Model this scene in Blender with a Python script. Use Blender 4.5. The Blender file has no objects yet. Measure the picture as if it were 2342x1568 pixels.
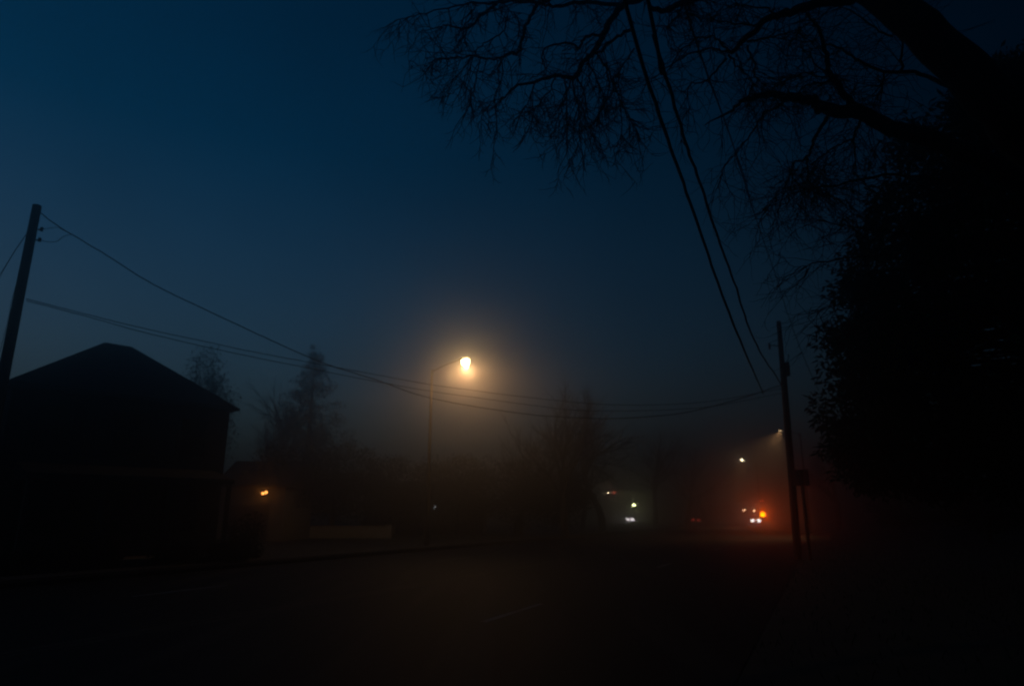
import bpy, math, random
from mathutils import Vector, Matrix, Quaternion
R = math.radians
S = bpy.context.scene
COL = S.collection

# ------------------------------------------------------------------ camera
W, H, F = 2342.0, 1568.0, 1510.0
PITCH = math.atan(394.0 / 1510.0)
CP, SP = math.cos(PITCH), math.sin(PITCH)
CAM = Vector((0.0, 0.0, 1.6))
cd = bpy.data.cameras.new('camera'); cam = bpy.data.objects.new('camera', cd); COL.objects.link(cam)
cam.location = CAM; cam.rotation_euler = (math.pi / 2 + PITCH, 0, 0)
cd.sensor_width = 36.0; cd.lens = 36.0 * F / W; cd.clip_end = 3000.0; cd.clip_start = 0.05
S.camera = cam
cd.dof.use_dof = True; cd.dof.focus_distance = 9.0; cd.dof.aperture_fstop = 0.75

def ray(px, py):
    a, b = (px - W / 2) / F, (H / 2 - py) / F
    return Vector((a, CP - SP * b, SP + CP * b))
def at(px, py, y):
    d = ray(px, py); return CAM + d * (y / d.y)
def ats(px, py, s):
    return CAM + ray(px, py) * s
def on_plane(px, py, p, q):
    """point of the vertical plane through p and q seen along that direction"""
    d = ray(px, py); e = Vector((q[0] - p[0], q[1] - p[1], 0)); n = Vector((e.y, -e.x, 0))
    return CAM + d * ((Vector((p[0], p[1], 0)) - Vector((CAM.x, CAM.y, 0))).dot(n) / d.dot(n))

# ------------------------------------------------------------------ materials
def mat(name, col, rough=0.8, var=0.35, scale=6.0, metal=0.0, bump=0.0, stretch=None, spec=0.5, col2=None, ramp=(0.3, 0.72)):
    m = bpy.data.materials.new(name); m.use_nodes = True
    nt = m.node_tree; b = nt.nodes['Principled BSDF']
    tc = nt.nodes.new('ShaderNodeTexCoord'); mp = nt.nodes.new('ShaderNodeMapping')
    nz = nt.nodes.new('ShaderNodeTexNoise'); nz.inputs['Scale'].default_value = scale; nz.inputs['Detail'].default_value = 6
    nt.links.new(tc.outputs['Object'], mp.inputs[0]); nt.links.new(mp.outputs[0], nz.inputs['Vector'])
    if stretch:
        mp.inputs['Rotation'].default_value = (0, 0, stretch[0]); mp.inputs['Scale'].default_value = stretch[1]
    rp = nt.nodes.new('ShaderNodeValToRGB')
    c2 = col2 or tuple(min(1, c * (1 + var)) for c in col); c1 = tuple(c * (1 - var) for c in col)
    rp.color_ramp.elements[0].color = (*c1, 1); rp.color_ramp.elements[1].color = (*c2, 1)
    rp.color_ramp.elements[0].position, rp.color_ramp.elements[1].position = ramp
    nt.links.new(nz.outputs['Fac'], rp.inputs[0]); nt.links.new(rp.outputs[0], b.inputs['Base Color'])
    b.inputs['Roughness'].default_value = rough; b.inputs['Metallic'].default_value = metal
    b.inputs['Specular IOR Level'].default_value = spec
    if bump:
        bm = nt.nodes.new('ShaderNodeBump'); bm.inputs['Strength'].default_value = bump; bm.inputs['Distance'].default_value = 0.02
        nt.links.new(nz.outputs['Fac'], bm.inputs['Height']); nt.links.new(bm.outputs[0], b.inputs['Normal'])
    return m
def glow(name, col, strength):
    m = bpy.data.materials.new(name); m.use_nodes = True
    b = m.node_tree.nodes['Principled BSDF']
    b.inputs['Base Color'].default_value = (0.6, 0.6, 0.6, 1)
    b.inputs['Emission Color'].default_value = (*col, 1); b.inputs['Emission Strength'].default_value = strength
    return m

HEAD = R(24.5)
M = dict(
    wood=mat('weathered_wood', (0.055, 0.043, 0.034), 0.9, 0.4, 3.0, stretch=(0, (6, 6, 0.5)), bump=0.4),
    steel=mat('galvanised_steel', (0.25, 0.25, 0.25), 0.5, 0.2, 8.0, metal=0.7),
    rust=mat('brown_steel', (0.05, 0.034, 0.022), 0.55, 0.3, 8.0, metal=0.4),
    dark_metal=mat('dark_metal', (0.03, 0.03, 0.032), 0.55, 0.3, 10.0, metal=0.4),
    cable=mat('black_cable', (0.012, 0.012, 0.013), 0.7, 0.3, 10.0),
    ceramic=mat('glazed_ceramic', (0.12, 0.07, 0.05), 0.25, 0.2, 10.0),
    bark=mat('bark', (0.045, 0.036, 0.03), 0.95, 0.5, 7.0, bump=0.6),
    twig=mat('twig_bark', (0.04, 0.032, 0.027), 0.95, 0.3, 9.0),
    needle=mat('evergreen_needles', (0.022, 0.032, 0.016), 0.9, 0.5, 2.0, spec=0.2),
    needle2=mat('cedar_sprays', (0.016, 0.024, 0.012), 0.9, 0.5, 2.5, spec=0.15),
    bush=mat('bush_leaves', (0.022, 0.032, 0.014), 0.9, 0.5, 3.0, spec=0.15),
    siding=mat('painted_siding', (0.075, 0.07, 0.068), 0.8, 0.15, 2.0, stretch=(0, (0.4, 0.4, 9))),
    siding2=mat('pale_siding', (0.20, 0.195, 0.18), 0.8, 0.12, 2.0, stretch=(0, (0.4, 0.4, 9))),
    brick=mat('brown_brick', (0.13, 0.075, 0.055), 0.9, 0.35, 9.0),
    shingle=mat('asphalt_shingle', (0.022, 0.021, 0.022), 0.95, 0.35, 14.0, bump=0.3),
    trim=mat('dull_grey_trim', (0.06, 0.06, 0.06), 0.6, 0.1, 5.0),
    glass=mat('dark_glass', (0.012, 0.014, 0.018), 0.08, 0.2, 1.0, spec=0.9),
    door=mat('painted_door', (0.08, 0.03, 0.025), 0.5, 0.2, 4.0),
    kerb=mat('grimy_kerb_concrete', (0.032, 0.03, 0.028), 0.95, 0.4, 3.0, bump=0.4),
    concrete=mat('concrete', (0.18, 0.17, 0.16), 0.9, 0.2, 5.0, bump=0.2),
    pale_wall=mat('painted_block', (0.36, 0.36, 0.35), 0.85, 0.12, 3.0),
    grass=mat('grass_ground', (0.028, 0.036, 0.016), 0.95, 0.5, 1.2, bump=0.5, col2=(0.055, 0.048, 0.026)),
    blade=mat('grass_blades', (0.034, 0.042, 0.018), 0.9, 0.4, 0.8),
    asphalt=mat('asphalt', (0.014, 0.012, 0.011), 0.75, 0.4, 0.7, bump=0.6, stretch=(HEAD, (1.7, 0.10, 1)), spec=0.14, col2=(0.060, 0.042, 0.030), ramp=(0.52, 0.70)),  # lighter streaks: worn wheel tracks, plus warm wet sheen put into the colour
    white_paint=mat('worn_white_paint', (0.20, 0.20, 0.19), 0.8, 0.6, 2.5),
    yellow_paint=mat('worn_yellow_paint', (0.045, 0.032, 0.012), 0.8, 0.6, 2.5),
    sign_back=mat('sign_aluminium', (0.30, 0.30, 0.30), 0.45, 0.15, 6.0, metal=0.6),
    car_dark=mat('dark_car_paint', (0.02, 0.022, 0.026), 0.25, 0.1, 3.0),
    car_grey=mat('grey_car_paint', (0.12, 0.125, 0.13), 0.3, 0.1, 3.0),
    rubber=mat('rubber', (0.012, 0.012, 0.012), 0.9, 0.2, 8.0),
    signal=mat('signal_housing', (0.03, 0.028, 0.01), 0.6, 0.2, 8.0),
)

# ------------------------------------------------------------------ mesh helpers
class MB:
    def __init__(s): s.v, s.f = [], []
    def add(s, vs, fs):
        b = len(s.v); s.v.extend([tuple(v) for v in vs]); s.f.extend([tuple(i + b for i in f) for f in fs])
    def box(s, c, d, rz=0.0, rot=None):
        q = rot if rot is not None else Matrix.Rotation(rz, 3, 'Z')
        vs = [Vector(c) + q @ Vector((sx * d[0] / 2, sy * d[1] / 2, sz * d[2] / 2)) for sz in (-1, 1) for sx, sy in ((-1, -1), (1, -1), (1, 1), (-1, 1))]
        s.add(vs, [(3, 2, 1, 0), (4, 5, 6, 7), (0, 1, 5, 4), (1, 2, 6, 5), (2, 3, 7, 6), (3, 0, 4, 7)])
    def tube(s, pts, rad, n=6, cap=True):
        pts = [Vector(p) for p in pts]
        if not isinstance(rad, (list, tuple)): rad = [rad] * len(pts)
        b = len(s.v); ref = None
        for i, p in enumerate(pts):
            t = (pts[min(i + 1, len(pts) - 1)] - pts[max(i - 1, 0)])
            t = t.normalized() if t.length > 1e-9 else Vector((0, 0, 1))
            if ref is None: ref = t.orthogonal().normalized()
            u = ref - t * ref.dot(t)
            u = u.normalized() if u.length > 1e-6 else t.orthogonal().normalized()
            ref = u; w = t.cross(u)
            for k in range(n):
                a = 2 * math.pi * k / n
                s.v.append(tuple(p + (u * math.cos(a) + w * math.sin(a)) * rad[i]))
        for i in range(len(pts) - 1):
            for k in range(n):
                k2 = (k + 1) % n
                s.f.append((b + i * n + k, b + i * n + k2, b + (i + 1) * n + k2, b + (i + 1) * n + k))
        if cap:
            s.f.append(tuple(b + k for k in reversed(range(n))))
            s.f.append(tuple(b + (len(pts) - 1) * n + k for k in range(n)))
    def lathe(s, prof, c=(0, 0, 0), n=16, rot=None):
        b = len(s.v); q = rot or Matrix.Identity(3)
        for r, z in prof:
            for k in range(n):
                a = 2 * math.pi * k / n
                s.v.append(tuple(Vector(c) + q @ Vector((r * math.cos(a), r * math.sin(a), z))))
        m = len(prof)
        for i in range(m - 1):
            for k in range(n):
                k2 = (k + 1) % n
                s.f.append((b + i * n + k, b + i * n + k2, b + (i + 1) * n + k2, b + (i + 1) * n + k))
        s.f.append(tuple(b + k for k in reversed(range(n)))); s.f.append(tuple(b + (m - 1) * n + k for k in range(n)))
    def quad(s, a, b, c, d): s.add([a, b, c, d], [(0, 1, 2, 3)])
    def leaf(s, p, d, u, l, w):
        s.add([p - u * w * 0.5, p + d * l * 0.5 - u * w, p + d * l, p + d * l * 0.5 + u * w], [(0, 1, 2, 3)])
    def build(s, name, m, parent=None, smooth=False, bevel=0.0):
        me = bpy.data.meshes.new(name); me.from_pydata(s.v, [], s.f); me.update()
        o = bpy.data.objects.new(name, me); COL.objects.link(o); me.materials.append(m)
        if smooth: me.polygons.foreach_set('use_smooth', [True] * len(me.polygons))
        if bevel:
            bv = o.modifiers.new('bevel', 'BEVEL'); bv.width = bevel; bv.segments = 2; bv.limit_method = 'ANGLE'
        if parent is not None:
            o.parent = parent
            loc = Vector((0, 0, 0)); pr = parent
            while pr is not None: loc += pr.location; pr = pr.parent
            me.transform(Matrix.Translation(-loc))      # shapes are written in place; children sit relative to the thing's base
        return o
def tag(o, label=None, cat=None, group=None, kind=None):
    if label: o['label'] = label
    if cat: o['category'] = cat
    if group: o['group'] = group
    if kind: o['kind'] = kind
    return o
def thing(name, label, cat, loc, group=None):
    o = bpy.data.objects.new(name, None); COL.objects.link(o); o.location = loc; o.empty_display_size = 0.2
    return tag(o, label, cat, group)
def lamp(name, typ, loc, energy, col, parent=None, radius=0.05, **k):
    l = bpy.data.lights.new(name, typ); l.energy = energy; l.color = col; l.shadow_soft_size = radius
    o = bpy.data.objects.new(name, l); COL.objects.link(o); o.location = loc
    if 'aim' in k:
        o.rotation_mode = 'QUATERNION'; o.rotation_quaternion = Vector(k['aim']).to_track_quat('-Z', 'Y')
    if typ == 'SPOT': l.spot_size = k['size']; l.spot_blend = k.get('blend', 0.5)
    if parent is not None: o.parent = parent; o.location = Vector(loc) - parent.location
    return o

# ------------------------------------------------------------------ road frame
T = Vector((math.sin(HEAD), math.cos(HEAD), 0)); N = Vector((math.cos(HEAD), -math.sin(HEAD), 0)); C0 = Vector((-0.3, 11.3, 0))
def rd(along, off, z=0.0): return C0 + T * along + N * off + Vector((0, 0, z))
def off_y(px, py, off):
    """depth at which the line of sight crosses the line parallel to the road at this offset"""
    d = ray(px, py); k = d.x / d.y; b = C0 + N * off
    return (b.x - b.y * T.x / T.y) / (k - T.x / T.y)

def strip(name, o0, o1, z, m, a0=-120, a1=560, h=0.0):
    b = MB()
    if h: b.box(rd((a0 + a1) / 2, (o0 + o1) / 2, z + h / 2), (o1 - o0, a1 - a0, h), -HEAD)
    else: b.quad(rd(a0, o0, z), rd(a0, o1, z), rd(a1, o1, z), rd(a1, o0, z))
    return tag(b.build(name, m), kind='structure')

g = MB(); n = 40; ext = 620.0
for i in range(n + 1):
    for j in range(n + 1): g.v.append((-ext + 2 * ext * i / n, -ext + 2 * ext * j / n, 0.0))
for i in range(n):
    for j in range(n): g.f.append((i * (n + 1) + j, (i + 1) * (n + 1) + j, (i + 1) * (n + 1) + j + 1, i * (n + 1) + j + 1))
tag(g.build('ground', M['grass']), kind='structure')
strip('road', -12.0, 4.0, 0.006, M['asphalt'])
strip('kerb', -12.16, -12.0, 0.0, M['kerb'], h=0.13)
strip('pavement', -14.1, -13.0, 0.0, M['kerb'], h=0.10)
rng = random.Random(4)
mk = MB()
for off in (0.0, -8.0):
    for k in range(-6, 26):
        a0 = -0.35 + k * 12.0
        mk.quad(rd(a0, off - 0.06, 0.010), rd(a0, off + 0.06, 0.010), rd(a0 + 2.4, off + 0.05, 0.010), rd(a0 + 2.4, off - 0.05, 0.010))
tag(mk.build('road_lane_marking', M['white_paint']), kind='structure')
mk = MB()
for off in (-4.12, -3.88): mk.quad(rd(-100, off - 0.05, 0.010), rd(-100, off + 0.05, 0.010), rd(400, off + 0.05, 0.010), rd(400, off - 0.05, 0.010))
tag(mk.build('road_centre_marking', M['yellow_paint']), kind='structure')
# driveway to the garage
dv = MB(); p = at(610, 1160, 44.0)
dv.quad((-18.3, 43.6, 0.005), (-13.6, 43.6, 0.005), rd(24, -14.1, 0.005), rd(20, -14.1, 0.005))
tag(dv.build('driveway', M['kerb']), kind='structure')

# grass on both verges
gb = MB(); rng = random.Random(9)
for _ in range(9000):
    if rng.random() < 0.6: q = rd(rng.uniform(-12, 60), rng.uniform(4.05, 15))
    else: q = rd(rng.uniform(-8, 45), rng.uniform(-30, -14.3))
    a = rng.uniform(0, 6.28); d = Vector((math.cos(a) * 0.5, math.sin(a) * 0.5, 1)).normalized(); u = d.cross(Vector((0.3, 0.5, 0.1))).normalized()
    gb.leaf(q, d, u, rng.uniform(0.06, 0.16), 0.008)
tag(gb.build('grass', M['blade']), 'short grass along the verges of the road', 'grass', kind='stuff')

# ------------------------------------------------------------------ utility poles
def utility_pole(base, top, label, group, fat=1.0):
    t = thing('utility_pole', label, 'utility pole', (base.x, base.y, 0), group)
    h = top.z; b = MB()
    pts, rr = [], []
    for i in range(9):
        k = i / 8; pts.append(Vector((base.x, base.y, -0.3)).lerp(top, k)); rr.append((0.165 - 0.055 * k) * fat)
    b.tube(pts, rr, 14); b.build('pole', M['wood'], t, smooth=False)
    return t
PL = at(85, 470, 16.9); PL = Vector((PL.x, PL.y, PL.z))
lp = utility_pole(Vector((PL.x, PL.y, 0)), PL, 'wooden utility pole with two spool insulators beside the hip roofed house', 'wooden utility poles')
for y in (525, 549):                                                 # spool insulators on clevises, road side
    c = at(85, y, 16.9); c = Vector((PL.x, PL.y, c.z))
    b = MB(); b.tube([c + Vector((0.10, 0, 0)), c + Vector((0.27, -0.02, 0))], 0.018, 6)
    br = b.build('insulator_bracket', M['dark_metal'], lp)
    b = MB(); b.lathe([(0.03, -0.055), (0.05, -0.045), (0.03, -0.01), (0.03, 0.01), (0.05, 0.045), (0.03, 0.055)], c + Vector((0.27, -0.02, 0)), 10)
    b.build('insulator', M['ceramic'], br)
PR = at(1781, 735, 26.3)
RB = at(1823, 1264, 26.3); RB.z = 0.0
def on_right_pole(z): return RB.lerp(PR, z / PR.z)
rp = utility_pole(RB, PR, 'wooden utility pole at the right kerb where the overhead cables meet', 'wooden utility poles', 0.86)
c = on_right_pole(at(1781, 792, 26.3).z)
b = MB(); b.tube([c + Vector((-0.09, 0, 0.02)), c + Vector((-0.44, 0, 0.06))], 0.02, 6); br = b.build('insulator_bracket', M['dark_metal'], rp)
b = MB(); b.lathe([(0.02, -0.14), (0.055, -0.11), (0.03, -0.05), (0.055, 0.0), (0.03, 0.05), (0.05, 0.09), (0.02, 0.12)], c + Vector((-0.46, 0, 0.02)), 10); b.build('insulator', M['ceramic'], br)
c = on_right_pole(at(1781, 850, 26.3).z)
b = MB(); b.box(c + Vector((0.17, -0.03, 0.1)), (0.16, 0.2, 0.55)); b.tube([c + Vector((0.17, -0.03, 0.37)), c + Vector((0.28, -0.03, 0.55)), c + Vector((0.30, -0.03, 0.75))], 0.018, 6)
b.build('service_box', M['dark_metal'], rp, bevel=0.02)
b = MB(); b.tube([on_right_pole(0.2) + Vector((0.12, -0.10, 0)), on_right_pole(c.z - 0.2) + Vector((0.10, -0.08, 0))], 0.02, 6); b.build('conduit', M['steel'], rp)

def smooth_pts(pts, n=8):
    out = []
    P = [pts[0] * 2 - pts[1]] + pts + [pts[-1] * 2 - pts[-2]]
    for i in range(1, len(P) - 2):
        p0, p1, p2, p3 = P[i - 1], P[i], P[i + 1], P[i + 2]
        for k in range(n):
            t = k / n
            out.append(0.5 * ((2 * p1) + (p2 - p0) * t + (2 * p0 - 5 * p1 + 4 * p2 - p3) * t * t + (3 * p1 - p0 - 3 * p2 + p3) * t ** 3))
    out.append(pts[-1]); return out
def cable(pts, r, label, group='overhead cables', wob=0.0, seed=1, n=8):
    rg = random.Random(seed); q = smooth_pts(pts, n)
    if wob: q = [p + Vector((rg.uniform(-1, 1), 0, rg.uniform(-1, 1))) * wob for p in q]
    b = MB(); b.tube(q, r, 6)
    return tag(b.build('overhead_cable', M['cable'], smooth=True), label, 'cable', group)
A, B = (PL.x, PL.y), (PR.x, PR.y)
span = [(90, 484), (130, 515), (230, 575), (350, 650), (500, 722), (620, 778), (740, 830), (860, 868), (985, 910), (1180, 943), (1300, 954), (1420, 956), (1560, 944), (1690, 912), (1788, 880)]
cable([on_plane(x, y, A, B) for x, y in span], 0.016, 'top cable sagging from the left pole to the right pole', wob=0.006, seed=2)
up = [(60, 683), (200, 719), (330, 751), (480, 783), (562, 801), (674, 822), (766, 839), (858, 856), (984, 879), (1073, 891), (1216, 909), (1400, 925), (1600, 920), (1790, 888)]
cable([on_plane(x, y, A, B) for x, y in up], 0.010, 'upper one of the two thin cables strung below the top cable', wob=0.004, seed=3)
lo = [(60, 687), (200, 724), (330, 760), (480, 795), (579, 816), (698, 840), (834, 867), (984, 894), (1107, 911), (1216, 926), (1350, 939), (1600, 932), (1791, 898)]
cable([on_plane(x, y, A, B) for x, y in lo], 0.010, 'lower one of the two thin cables strung below the top cable', wob=0.004, seed=4)
# jumpers between the insulators and the top cable
j = [(97, 525), (118, 521), (132, 520), (146, 527)]
cable([on_plane(x, y, A, B) for x, y in j], 0.008, 'short jumper wire from the upper spool insulator to the top cable', 'jumper wires at the left pole')
j = [(93, 549), (110, 553), (130, 552), (145, 541), (163, 536)]
cable([on_plane(x, y, A, B) for x, y in j], 0.008, 'drooping jumper wire from the lower spool insulator to the top cable', 'jumper wires at the left pole')
e = at(-80, 762, 12.5)
cable([at(62, 528, 16.9) + Vector((0.05, 0, 0.02)), at(30, 580, 15.8), at(0, 630, 15.0), e], 0.010, 'cable running off left from the left utility pole')
cable([Vector((PL.x - 0.1, PL.y, at(30, 600, 16.9).z)), at(26, 690, 17.3), at(16, 740, 17.6), at(-40, 960, 18.5)], 0.006, 'thin guy wire slanting down left of the left pole', 'guy wires')
# cables over the camera
P0 = (-8.0, -14.5)
def over(pix, last, label, r, seed, wob):
    q = [on_plane(x, y, P0, B) for x, y in pix]
    d = q[0] - q[1]; d = d / math.hypot(d.x, d.y)
    back = []
    for L in (22.0, 14.0, 7.0): back.append(q[0] + Vector((d.x * L, d.y * L, d.z * L + 0.010 * L * L)))
    return cable(back + q + last, r, label, wob=wob, seed=seed, n=10)
over([(1480, 0), (1499, 88), (1562, 305), (1616, 464), (1679, 644), (1731, 790)], [on_plane(1788, 880, P0, B)], 'thick twisted cable passing overhead, right one of the pair to the right pole', 0.020, 7, 0.011)
over([(1428, 0), (1499, 234), (1570, 439), (1641, 644), (1700, 795)], [on_plane(1746, 900.5, A, B)], 'thick cable passing overhead, left one of the pair to the right pole', 0.018, 8, 0.006)
q = [ats(1562, 0, 9.0), ats(1587, 79, 10.5), ats(1620, 176, 12.4), ats(1675, 326, 16), ats(1716, 460, 20), ats(1750, 560, 23.5), ats(1779, 644, 27), ats(1806, 730, 30), ats(1844, 830, 34), ats(1872, 892, 36)]
cable([q[0] * 2 - q[1]] + q, 0.018, 'thinnest cable passing overhead and behind the right pole', wob=0.003, seed=9)

# ------------------------------------------------------------------ sign on its post beside the right pole
sx = at(1833, 1090, 25.6)
t = thing('road_sign', 'square road sign seen from the back on a post beside the right pole', 'road sign', (sx.x, sx.y, 0))
b = MB(); b.box((sx.x, sx.y, 1.62), (0.10, 0.10, 3.3)); b.build('post', M['wood'], t, bevel=0.006)
zt, zb = at(1833, 1073, 25.6).z, at(1833, 1110, 25.6).z
b = MB(); b.box((sx.x, sx.y + 0.07, (zt + zb) / 2), (0.62, 0.012, zt - zb)); b.build('sign_panel', M['sign_back'], t, bevel=0.004)

# ------------------------------------------------------------------ street lamps
def street_lamp(foot, top, headp, label, power, col, gl, rad=0.115, light=None, rise=None, hs=1.0, drop=0.13):
    t = thing('street_lamp', label, 'street lamp', (foot.x, foot.y, 0), 'street lamps along the road')
    b = MB(); b.tube([Vector((foot.x, foot.y, 0.25)).lerp(top + Vector((0, 0, 0.12)), i / 6) for i in range(7)], [rad - rad * 0.5 * i / 6 for i in range(7)], 12); b.build('pole', M['rust'], t, smooth=True)
    b = MB(); b.lathe([(0.22, 0.0), (0.22, 0.05), (0.15, 0.08), (0.15, 0.3), (0.12, 0.34)], (foot.x, foot.y, 0.0), 12); b.build('base', M['rust'], t)
    d = (headp - top); hd = Vector((d.x, d.y, 0)).normalized()
    pts = [top.lerp(headp, k) + Vector((0, 0, 0.07 * math.sin(math.pi * k))) for k in (0, 0.15, 0.35, 0.6, 0.85, 1.0)]
    b = MB(); b.tube(pts, 0.034, 8); b.build('arm', M['rust'], t, smooth=True)
    ax = (pts[-1] - pts[-2]).normalized() if rise is None else (hd * math.cos(rise) + Vector((0, 0, math.sin(rise)))).normalized()
    side = ax.cross(Vector((0, 0, 1))).normalized(); upv = side.cross(ax).normalized()
    # cobra head: domed housing over a flat open underside
    b = MB(); prof = [(0.0, 0.05, 0.05), (0.12, 0.10, 0.10), (0.32, 0.17, 0.13), (0.52, 0.16, 0.11), (0.68, 0.09, 0.06), (0.72, 0.03, 0.02)]
    k = 9
    for l, w, hgt in prof:
        for i in range(k):
            a = math.pi * i / (k - 1)
            b.v.append(tuple(headp + ax * (l - 0.1) * hs + side * (-math.cos(a) * w * hs) + upv * (math.sin(a) * hgt * hs)))
    m = len(prof)
    for i in range(m - 1):
        for q in range(k - 1): b.f.append((i * k + q, i * k + q + 1, (i + 1) * k + q + 1, (i + 1) * k + q))
        b.f.append((i * k + k - 1, i * k, (i + 1) * k, (i + 1) * k + k - 1))
    b.build('lamp_head', M['dark_metal'], t)
    # refractor bowl
    cl = headp + ax * 0.30 * hs - upv * 0.004
    b = MB(); rows = 7; nn = 16
    for i in range(rows):
        a = math.pi / 2 * (i - 1.5) / (rows - 1.5)                     # a drop glass bulging a little above its rim
        for q in range(nn):
            c = 2 * math.pi * q / nn
            b.v.append(tuple(cl + ax * (0.20 * hs * math.cos(a) * math.cos(c)) + side * (0.20 * hs * math.cos(a) * math.sin(c)) - upv * (drop * hs * (0.42 + 0.58 * math.sin(a)))))
    b.v.append(tuple(cl - upv * drop * hs))
    for i in range(rows - 1):
        for q in range(nn): b.f.append((i * nn + q, i * nn + (q + 1) % nn, (i + 1) * nn + (q + 1) % nn, (i + 1) * nn + q))
    for q in range(nn): b.f.append(((rows - 1) * nn + q, (rows - 1) * nn + (q + 1) % nn, rows * nn))
    b.build('lens', gl, t, smooth=True)
    if light: light(t, cl - upv * (drop * hs + 0.04), ax, upv)
    return t
SOD = (1.0, 0.52, 0.21)
P_MAIN = 640.0
def batwing(l, c0, c1, c2, nadir):
    """photometric curve of a cut-off road lantern: nothing above the cut-off, most light thrown far along the road, less straight down"""
    l.use_nodes = True; nt = l.node_tree; em = nt.nodes['Emission']
    tc = nt.nodes.new('ShaderNodeTexCoord'); sp = nt.nodes.new('ShaderNodeSeparateXYZ'); nt.links.new(tc.outputs['Normal'], sp.inputs[0])
    ng = nt.nodes.new('ShaderNodeMath'); ng.operation = 'MULTIPLY'; ng.inputs[1].default_value = -1.0; nt.links.new(sp.outputs['Z'], ng.inputs[0])
    a = nt.nodes.new('ShaderNodeMapRange'); a.interpolation_type = 'SMOOTHSTEP'
    a.inputs['From Min'].default_value = c0; a.inputs['From Max'].default_value = c1; nt.links.new(ng.outputs[0], a.inputs['Value'])
    b = nt.nodes.new('ShaderNodeMapRange'); b.inputs['From Min'].default_value = c2; b.inputs['From Max'].default_value = 1.0
    b.inputs['To Min'].default_value = 1.0; b.inputs['To Max'].default_value = nadir; nt.links.new(ng.outputs[0], b.inputs['Value'])
    m = nt.nodes.new('ShaderNodeMath'); m.operation = 'MULTIPLY'; nt.links.new(a.outputs[0], m.inputs[0]); nt.links.new(b.outputs[0], m.inputs[1])
    nt.links.new(m.outputs[0], em.inputs['Strength'])
g1 = glow('sodium_glow', (1.0, 0.66, 0.26), 52.0)
def main_light(t, p, ax, upv):
    o = lamp('lamp_light', 'POINT', p, P_MAIN, SOD, t, 0.06)
    o.rotation_mode = 'QUATERNION'; o.rotation_quaternion = (-upv).to_track_quat('-Z', 'Y')
    batwing(o.data, 0.20, 0.34, 0.36, 0.22)
lt = at(988, 850, 36.0); lh = at(1052, 823, 35.2)
street_lamp(lt, lt, lh, 'tall street lamp glowing yellow in the fog in the middle of the view', P_MAIN, SOD, g1, light=main_light, hs=1.12, drop=0.38, rise=R(6))
P_FAR = 1900.0
g2 = glow('far_sodium_glow', (1.0, 0.66, 0.34), 1.6)
g3 = glow('far_warm_glow', (1.0, 0.80, 0.5), 44.0)
def far_spot(aim, size, e, col=SOD):
    def f(t, p, ax, upv): lamp('lamp_light', 'SPOT', p, e, col, t, 0.06, aim=aim, size=R(size), blend=0.6)
    return f
y1 = 63.0; h1 = at(1790, 984, y1); f1 = h1 + Vector((1.7, 0.2, -0.35))
street_lamp(Vector((f1.x, f1.y, 0)), f1, h1, 'far street lamp casting a beam down left beside the right pole', P_FAR, SOD, g2, light=far_spot((-0.60, -0.5, -0.74), 70, P_FAR), rise=R(8), hs=0.8)
y2 = 97.0; h2 = at(1701, 1051, y2); f2 = h2 + Vector((1.9, 0.3, -0.35))
street_lamp(Vector((f2.x, f2.y, 0)), f2, h2, 'farther street lamp with a small bright spot above the amber beacon', P_FAR, SOD, g3, light=far_spot((-0.36, -0.5, -0.85), 60, P_FAR * 1.3), rise=R(8), hs=0.95)
y3 = 168.0; h3 = at(1389, 1125, y3); f3 = h3 + Vector((-1.9, 0, -0.35))
g4 = glow('remote_lamp_glow', (1.0, 0.82, 0.5), 260.0)
street_lamp(Vector((f3.x, f3.y, 0)), f3, h3, 'remote street lamp, a dim speck left of a red traffic signal', 0, SOD, g4, light=far_spot((0.1, -0.4, -0.9), 80, 1500), hs=0.8)

# ------------------------------------------------------------------ yard lamp, beacon, signals
yl = at(1450, 1155, 150.0)
t = thing('yard_lamp', 'greenish yellow post lamp above the parked car with headlights on', 'yard lamp', (yl.x, yl.y, 0))
b = MB(); b.tube([(yl.x, yl.y, 0), (yl.x, yl.y, yl.z - 0.2)], 0.05, 8); b.lathe([(0.12, 0.0), (0.08, 0.25), (0.06, 0.4)], (yl.x, yl.y, 0), 10); b.build('post', M['dark_metal'], t)
b = MB(); b.lathe([(0.10, -0.2), (0.22, -0.05), (0.24, 0.08), (0.14, 0.2), (0.04, 0.26)], yl, 12); b.build('lantern', glow('greenish_glow', (0.95, 1.0, 0.45), 90.0), t, smooth=True)
b = MB(); b.lathe([(0.30, 0.20), (0.2, 0.30), (0.03, 0.38)], yl, 12); b.build('cap', M['dark_metal'], t)

bc = at(1744, 1176, 96.0)
t = thing('warning_beacon', 'amber warning beacon on a short post glaring red orange in the fog', 'beacon', (bc.x, bc.y, 0))
b = MB(); b.tube([(bc.x, bc.y, 0), (bc.x, bc.y, bc.z - 0.2)], 0.035, 8); b.build('post', M['dark_metal'], t)
b = MB(); b.box((bc.x, bc.y, 0.06), (0.7, 0.7, 0.12)); b.build('base', M['rubber'], t, bevel=0.03)
b = MB(); b.box((bc.x, bc.y + 0.02, bc.z - 0.75), (0.7, 0.03, 0.25)); b.box((bc.x, bc.y + 0.02, bc.z - 1.2), (0.7, 0.03, 0.25)); b.build('barricade_board', M['white_paint'], t)
b = MB(); b.lathe([(0.17, -0.05), (0.30, -0.035), (0.33, 0.0), (0.30, 0.035), (0.17, 0.05)], bc, 18, Matrix.Rotation(math.pi / 2, 3, 'X')); b.build('lens', glow('amber_glow', (1.0, 0.29, 0.0), 15.0), t, smooth=True)
P_AMB = 520.0
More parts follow.
